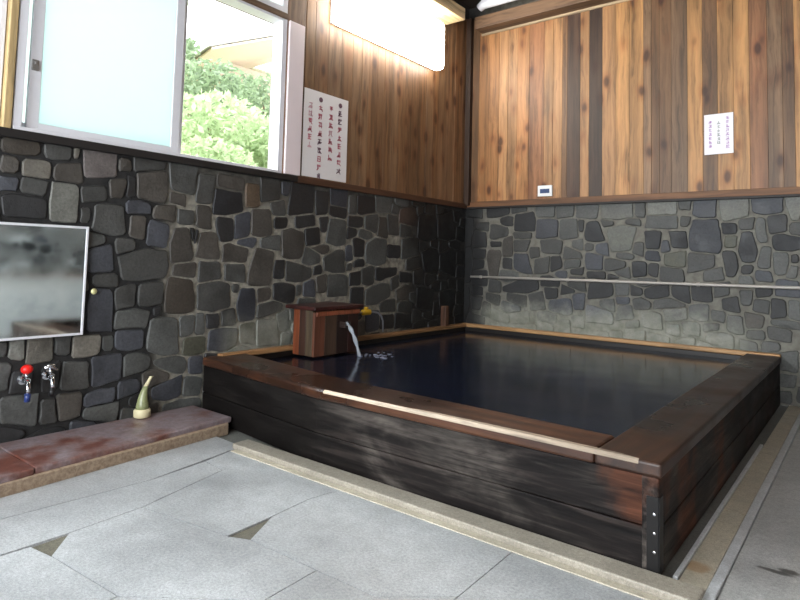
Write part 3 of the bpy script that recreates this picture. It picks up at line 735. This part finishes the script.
# yellow valve with grey hose behind the box
t = thing('hose_valve', 'small yellow valve with a grey hose beside the spout box', 'valve', (.02,-1.8,.62))
bm = BM(); tube(bm, [(.02,-1.98,.62),(.08,-1.95,.625),(.10,-1.80,.625)], .012); obj('pipe', bm, M['steel'], t, smooth=True)
bm = BM(); tube(bm, [(.10,-1.84,.625),(.10,-1.83,.625),(.10,-1.74,.625),(.10,-1.73,.625)], [.016,.026,.026,.016], 10); box(bm, .085,.115,-1.80,-1.77,.645,.672,.004); obj('valve_body', bm, M['yellow'], t, smooth=False)
bm = BM(); tube(bm, [(.10,-1.74,.625),(.10,-1.68,.622),(.095,-1.61,.61),(.09,-1.56,.58),(.085,-1.53,.53),(.08,-1.52,.47),(.08,-1.52,.43)], .008); obj('hose', bm, M['hose'], t, smooth=True)
# short post in the corner of the tub
bm = BM(); box(bm, .026, .09, -.50, -.43, .407, .62, .006, srgb(92,62,44))
o = obj('corner_stake', bm, M['post'], loc=(.055,-.46,.407)); tag(o, 'short brown wooden stake on the tub ledge near the back corner', 'stake')

# ---------------------------------------------------------------- rail on the back wall
t = thing('wall_pipe', 'long thin pale pipe running level across the back stone wall', 'pipe', (1.7,-.05,.945))
bm = BM(); tube(bm, [(.12,-.055,.932),(1.6,-.055,.944),(3.3,-.055,.956),(5.1,-.055,.962)], .0135); obj('pipe', bm, M['pipe'], t, smooth=True)
for x, z in ((.25,.933),(1.25,.941),(2.45,.950),(3.6,.957),(4.8,.961)):
    bm = BM(); tube(bm, [(x,0,z),(x,-.05,z)], .008); tube(bm, [(x-.012,-.055,z),(x+.012,-.055,z)], .018); obj('bracket', bm, M['pipe'], t)

# ---------------------------------------------------------------- lamp
t = thing('wall_lamp', 'long bright white box lamp high on the left board wall', 'lamp', (.022,-1.5,3.35))
bm = BM(); box(bm, .022, .06, -2.28, -.74, 3.12, 3.56, .01); obj('back_plate', bm, M['white'], t)
bm = BM(); box(bm, .06, .19, -2.32, -.74, 3.09, 3.60, .05, seg=5); obj('diffuser', bm, M['lamp'], t, smooth=True)

# ---------------------------------------------------------------- pipes near the roof
bm = BM(); tube(bm, [(.30,-.26,3.90),(.36,-.27,3.93),(.8,-.27,3.935),(3.2,-.27,3.935),(5.1,-.27,3.935)], [.045,.055,.06,.06,.06], 16)
o = obj('roof_pipe', bm, M['white_pipe'], loc=(2.5,-.27,3.875), smooth=True); tag(o, 'thick white pipe lying along the beam above the back wall', 'pipe')

# ---------------------------------------------------------------- mirror
t = thing('wall_mirror', 'fogged rectangular mirror in a pale metal frame on left stone wall', 'mirror', (.03,-4.6,.63))
bm = BM(); box(bm, .0, .034, -4.99, -4.215, .622, 1.245); obj('backing', bm, M['black'], t)
bm = BM(); box(bm, .034, .040, -4.985, -4.22, .632, 1.235); obj('glass', bm, M['mirror'], t)
obj('frame', frame_box(-4.997, -4.205, .618, 1.248, .030, .046, .014), M['alu'], t)
t2 = thing('round_fitting', 'tiny pale brass knob on the stone right of the mirror', 'fitting', (.02,-4.157,.868))
bm = BM(); tube(bm, [(.02,-4.157,.868),(.04,-4.157,.868)], .006); obj('stem', bm, M['steel'], t2)
bm = BM(); ball(bm, (.045,-4.157,.868), .018, (.6,1,1)); obj('cap', bm, M['brass'], t2, smooth=True)

# ---------------------------------------------------------------- taps
def tap(y, z, label, cap_mat, low_mat, lever):
    t = thing('water_tap', label, 'tap', (.02,y,z), 'wall taps under the mirror')
    bm = BM(); tube(bm, [(.01,y,z),(.025,y,z),(.026,y,z),(.09,y,z)], [.028,.028,.016,.016], 16); obj('body', bm, M['chrome'], t, smooth=False)
    bm = BM(); tube(bm, [(.075,y,z),(.105,y-.004,z-.005),(.125,y-.008,z-.03),(.13,y-.01,z-.065)], [.015,.014,.012,.012], 14); obj('spout', bm, M['chrome'], t, smooth=True)
    bm = BM(); tube(bm, [(.13,y-.01,z-.06),(.13,y-.012,z-.10)], [.016,.014], 12); obj('nozzle', bm, low_mat, t, smooth=True)
    bm = BM(); tube(bm, [(.07,y,z+.01),(.07,y,z+.04)], .009)
    if lever: tube(bm, [(.07,y-.035,z+.045),(.07,y,z+.05),(.075,y+.035,z+.03)], [.012,.012,.009])
    obj('stem', bm, M['chrome'], t, smooth=True)
    bm = BM()
    if not lever: ball(bm, (.07, y+.0, z+.06), .030, (1,1,.85)); 
    else: ball(bm, (.07, y, z+.058), .018, (1,1.4,.6))
    obj('handle', bm, cap_mat, t, smooth=True)
tap(-4.50, .40, 'chrome wall tap with a round red handle under the mirror', M['red'], M['blue'], False)
tap(-4.38, .41, 'dark wall tap with a small chrome lever beside the red handled tap', M['chrome'], M['black'], True)
# ---------------------------------------------------------------- little bottle on the ledge
t = thing('tapered_bottle', 'small tapered green bottle with cream foot standing on the stone ledge', 'bottle', (.075,-3.83,.088))
def lathe(prof, cx, cy, n=24, bend=0):
    bm = BM(); rings = []
    for rad, z in prof:
        rings.append([bm.verts.new((cx+rad*math.cos(a*2*math.pi/n), cy+bend*max(0, z-.2)**2*6+rad*math.sin(a*2*math.pi/n), z)) for a in range(n)])
    for i in range(len(rings)-1):
        for k_ in range(n): bm.faces.new((rings[i][k_], rings[i][(k_+1)%n], rings[i+1][(k_+1)%n], rings[i+1][k_]))
    bm.faces.new(rings[0][::-1]); bm.faces.new(rings[-1]); paint(bm, bm.faces, (1,1,1)); return bm
obj('foot', lathe([(.044,.0885),(.05,.093),(.05,.13),(.043,.14)], .085, -3.84), M['cream'], t, smooth=True)
obj('body', lathe([(.040,.14),(.037,.16),(.027,.21),(.019,.25),(.013,.275)], .085, -3.84, bend=.5), M['bottle'], t, smooth=True)
obj('neck', lathe([(.015,.275),(.011,.30),(.010,.325),(.013,.33)], .085, -3.84, bend=.5), M['cream'], t, smooth=True)

# ---------------------------------------------------------------- signs with vertical writing
def glyph(bm, cx, cy, s, put, r, th=.12):
    """one brush-like character from a few strokes inside a square"""
    def bar(x0, y0, x1, y1):
        d = Vector((x1-x0, y1-y0)); L = d.length
        if L < 1e-6: return
        d /= L; nrm = Vector((-d.y, d.x))*th*s*.5
        q = [(x0+nrm.x, y0+nrm.y), (x0-nrm.x, y0-nrm.y), (x1-nrm.x, y1-nrm.y), (x1+nrm.x, y1+nrm.y)]
        A = [bm.verts.new(put(cx+a, cy+b, .0008)) for a, b in q]; B = [bm.verts.new(put(cx+a, cy+b, .0016)) for a, b in q]
        fs = [bm.faces.new(A[::-1]), bm.faces.new(B)]+[bm.faces.new((A[i], A[(i+1)%4], B[(i+1)%4], B[i])) for i in range(4)]
        paint(bm, fs, (1,1,1))
    h = s*.45
    for y_ in sorted(r.sample([-.8,-.4,0,.4,.8], r.choice((2,3)))): bar(-h*r.uniform(.6,1), y_*h, h*r.uniform(.6,1), y_*h+r.uniform(0,.1)*h)
    for x_ in r.sample([-.6,-.1,0,.5], r.choice((1,2))): bar(x_*h, h, x_*h+r.uniform(-.1,.1)*h, -h*r.uniform(.5,1))
    if r.random() < .6: bar(0, 0, -h, -h)
    if r.random() < .6: bar(0, 0, h, -h)
def dot(bm, cx, cy, rad, put):
    A = [bm.verts.new(put(cx+rad*math.cos(a*math.pi/8), cy+rad*math.sin(a*math.pi/8), .0008)) for a in range(16)]
    B = [bm.verts.new(put(cx+rad*math.cos(a*math.pi/8), cy+rad*math.sin(a*math.pi/8), .0016)) for a in range(16)]
    fs = [bm.faces.new(A[::-1]), bm.faces.new(B)]+[bm.faces.new((A[i], A[(i+1)%16], B[(i+1)%16], B[i])) for i in range(16)]
    paint(bm, fs, (1,1,1))
t = thing('poster', 'large white poster with four columns of red vertical writing beside the window', 'poster', (.026,-2.285,1.765))
bm = BM(); box(bm, .0255, .0315, -2.545, -2.025, 1.765, 2.495, .001); obj('board', bm, M['card'], t)
put = lambda a, b, h: (.0315+h, a, b)
rg = random.Random(12)
cols = [(-2.125, 2.43, 'dDDRRRRRD', .072), (-2.235, 2.375, 'RRRPRRR', .07), (-2.36, 2.43, 'dRRRRDDRRD', .072), (-2.475, 2.36, 'PPRRRP', .066)]
for y_, z_, s, st_ in cols:
    z = z_; cur = None; bm = None
    ink = {'d': 'ink_dark', 'D': 'ink_dark', 'R': 'ink_red', 'P': 'ink_pale'}
    for ch in s:
        if ink[ch] != cur:
            if bm: obj('lettering', bm, M[cur], t)
            bm = BM(); cur = ink[ch]
        if ch == 'd':
            dot(bm, y_, z, .022, put); obj('bullet', bm, M['ink_dark'], t); bm = None; cur = None; z -= st_; continue
        else: glyph(bm, y_, z, .054, put, rg, .14)
        z -= st_
    if bm: obj('lettering', bm, M[cur], t)
t = thing('notice', 'small white notice with lilac vertical writing on the golden back boards', 'notice', (2.618,-.027,2.10))
bm = BM(); box(bm, 2.503, 2.733, -.0325, -.0265, 2.097, 2.455, .001); obj('board', bm, M['card2'], t)
put = lambda a, b, h: (a, -.0325-h, b)
for x_, z_, n, m in ((2.688,2.41,8,'ink_lilac'),(2.618,2.375,6,'ink_grey'),(2.552,2.385,7,'ink_lilac')):
    bm = BM()
    for i in range(n): glyph(bm, x_, z_-i*.036, .030, put, rg, .13)
    obj('lettering', bm, M[m], t)
t = thing('label_plate', 'tiny white plate with a dark blue window at the foot of the boards', 'plate', (.99,-.027,1.80))
bm = BM(); box(bm, .912, 1.072, -.045, -.0265, 1.797, 1.912, .004); obj('plate', bm, M['white'], t)
bm = BM(); box(bm, .94, 1.044, -.048, -.0445, 1.83, 1.875, .001); obj('display', bm, M['ink_navy'], t)

# ---------------------------------------------------------------- outside the window
def hill(x, y): return 1.2+(-x-1.5)*.62+.12*noise.noise(Vector((x*.7, y*.7, 0))) if x < -1.5 else .6+.6*max(0, (-x-.3)/1.2)
bm = BM(); nx, ny = 34, 30; V = []
for i in range(nx+1):
    V.append([])
    for j in range(ny+1):
        x = -.3-i*.33; y = -7.5+j*.5; V[-1].append(bm.verts.new((x, y, min(6.4, hill(x, y)))))
for i in range(nx):
    for j in range(ny): bm.faces.new((V[i][j], V[i+1][j], V[i+1][j+1], V[i][j+1]))
bmesh.ops.recalc_face_normals(bm, faces=bm.faces); paint(bm, bm.faces, (1,1,1))
struct('hillside', bm, M['soil'], 'grassy slope rising behind the bath house', cat='ground', smooth=True)
def leaves(bm, c, rad, n, size, r):
    for _ in range(n):
        while True:
            p = Vector((r.uniform(-1,1), r.uniform(-1,1), r.uniform(-1,1)))
            if .35 < p.length < 1: break
        p = Vector(c)+Vector((p.x*rad[0], p.y*rad[1], p.z*rad[2]))
        a = Vector((r.uniform(-1,1), r.uniform(-1,1), r.uniform(-1,1))).normalized(); b = a.orthogonal().normalized()*.4
        s = size*r.uniform(.6,1.3); q = [p-a*s, p+b*s+a*s*.1, p+a*s, p-b*s+a*s*.1]
        f = bm.faces.new([bm.verts.new(v) for v in q]); paint(bm, [f], (1,1,1))
rs = random.Random(21)
def bush(x, y, rad, mat, label, n=1500, size=.07, dz=.5):
    z = hill(x, y); t = thing('bush', label, 'bush', (x, y, z), 'bushes on the slope outside')
    bm = BM(); leaves(bm, (x, y, z+rad[2]*dz+.1), rad, n, size, rs); obj('foliage', bm, mat, t)
    bm = BM()
    for k_ in range(5): tube(bm, [(x, y, z-.1), (x+rs.uniform(-.4,.4)*rad[0], y+rs.uniform(-.4,.4)*rad[1], z+rad[2]*.8)], [.02,.008], 6)
    obj('stem', bm, M['bark'], t)
bush(-3.6, -.9, (.7,.8,.55), M['leaf'], 'bright green bush low in the open window, left of its middle', 1600)
bush(-3.4, .2, (.6,.7,.5), M['leaf'], 'bright green bush low in the open window by the right frame', 1600)
bush(-4.8, -.2, (.7,.8,.6), M['leaf2'], 'dark green bush in the open window half way up the slope', 1600)
bush(-5.2, 1.2, (.7,.9,.6), M['leaf2'], 'dark green bush below the pale eave at right', 1600)
bush(-6.3, -.4, (.8,.8,.7), M['leaf2'], 'dark green bush at the top of the slope under the eave', 1600)
bush(-2.6, -1.6, (.45,.6,.35), M['leaf'], 'low bush nearest the window on the slope', 1300, .05)
# one thin tree, pale against the sky
t = thing('tree', 'pale leafy tree standing up to the sky in the open window', 'tree', (-6.8,-.6,hill(-6.8,-.6)))
bm = BM(); z = hill(-6.8,-.6); tube(bm, [(-6.8,-.6,z-.2),(-6.75,-.55,z+1.2),(-6.7,-.5,z+2.4)], [.09,.06,.03], 8); obj('trunk', bm, M['bark'], t)
bm = BM(); leaves(bm, (-6.7,-.5,z+1.9), (.9,1.0,1.3), 1500, .08, rs); obj('foliage', bm, M['leaf3'], t)
# tufts of grass: nobody could count them
bm = BM()
for _ in range(5200):
    x = rs.uniform(-6.5, -1.2); y = rs.uniform(-3.5, 3.0); z = hill(x, y); h = rs.uniform(.1,.3); a = rs.uniform(0, 6.28); w = .012
    dx, dy = math.cos(a)*w, math.sin(a)*w; bx_, by_ = rs.uniform(-.1,.1), rs.uniform(-.1,.1)
    f = bm.faces.new([bm.verts.new(v) for v in ((x-dx,y-dy,z-.02),(x+dx,y+dy,z-.02),(x+bx_,y+by_,z+h))]); paint(bm, [f], (1,1,1))
o = obj('grass', bm, M['leaf3']); tag(o, 'long pale grass covering the slope outside the window', 'grass', kind='stuff')
# neighbouring roof eave
t = thing('neighbouring_house', 'house on the slope with a white edged roof and beige soffit', 'house', (-8.2,3.4,3.2))
bm = BM(); box(bm, -9.6, -7.4, 1.5, 6.5, 2.6, 5.35); obj('wall', bm, M['ext_wall'], t)
def slab4(pts, th):
    bm = BM(); A = [bm.verts.new(p) for p in pts]; B = [bm.verts.new((p[0], p[1], p[2]+th)) for p in pts]
    bm.faces.new(A[::-1]); bm.faces.new(B)
    for i in range(4): bm.faces.new((A[i], A[(i+1)%4], B[(i+1)%4], B[i]))
    bmesh.ops.recalc_face_normals(bm, faces=bm.faces); paint(bm, bm.faces, (1,1,1)); return bm
obj('soffit', slab4([(-6.0,.55,4.95),(-6.0,5.5,7.2),(-9.6,5.5,6.9),(-9.6,1.2,4.7)], .04), M['ext_soffit'], t)
obj('roof', slab4([(-5.93,.45,4.99),(-5.93,5.6,7.33),(-9.7,5.6,7.03),(-9.7,1.1,4.74)], .17), M['ext_white'], t)

# ---------------------------------------------------------------- light
w = bpy.data.worlds.new('World'); bpy.context.scene.world = w; w.use_nodes = True
nt = w.node_tree; bg = nt.nodes['Background']; bg.inputs[0].default_value = (.93,.97,1,1); bg.inputs[1].default_value = SKY
def area(name, loc, rot, sx, sy, power, col):
    l = bpy.data.lights.new(name, 'AREA'); l.shape = 'RECTANGLE'; l.size = sx; l.size_y = sy; l.energy = power; l.color = col
    o = bpy.data.objects.new(name, l); C.objects.link(o); o.location = loc; o.rotation_euler = rot; return o
# daylight entering through the windows that lie behind the viewer
area('daylight_front_window', (2.6, YN+.05, 2.05), (math.radians(90),0,0), 4.1, 2.6, P_REAR, (.90,.95,1))
area('daylight_left_window', (.06, -6.0, 2.4), (0,math.radians(-90),0), 1.2, 2.5, P_LEFT, (.90,.96,1))

# ---------------------------------------------------------------- camera
cd = bpy.data.cameras.new('camera'); co = bpy.data.objects.new('camera', cd); C.objects.link(co)
Fw = Vector((-0.61962448, 0.78226384, 0.0642557)); Rt = Vector((0.78464017, 0.6194413, 0.02514526)); Up = Vector((0.02013241, -0.06599822, 0.99761662))
m = Matrix((( Rt.x, Up.x, -Fw.x, 3.6647), (Rt.y, Up.y, -Fw.y, -5.8313), (Rt.z, Up.z, -Fw.z, 1.1), (0,0,0,1)))
co.matrix_world = m
cd.sensor_width = 36; cd.lens = 598.53*36/800; cd.shift_y = -(300-221.29)/800; cd.clip_end = 200; cd.clip_start = .05
sc = bpy.context.scene; sc.camera = co
sc.view_settings.view_transform = 'Standard'; sc.view_settings.look = 'None'; sc.view_settings.gamma = 1
sc.view_settings.use_curve_mapping = False; sc.view_settings.exposure = EXPO
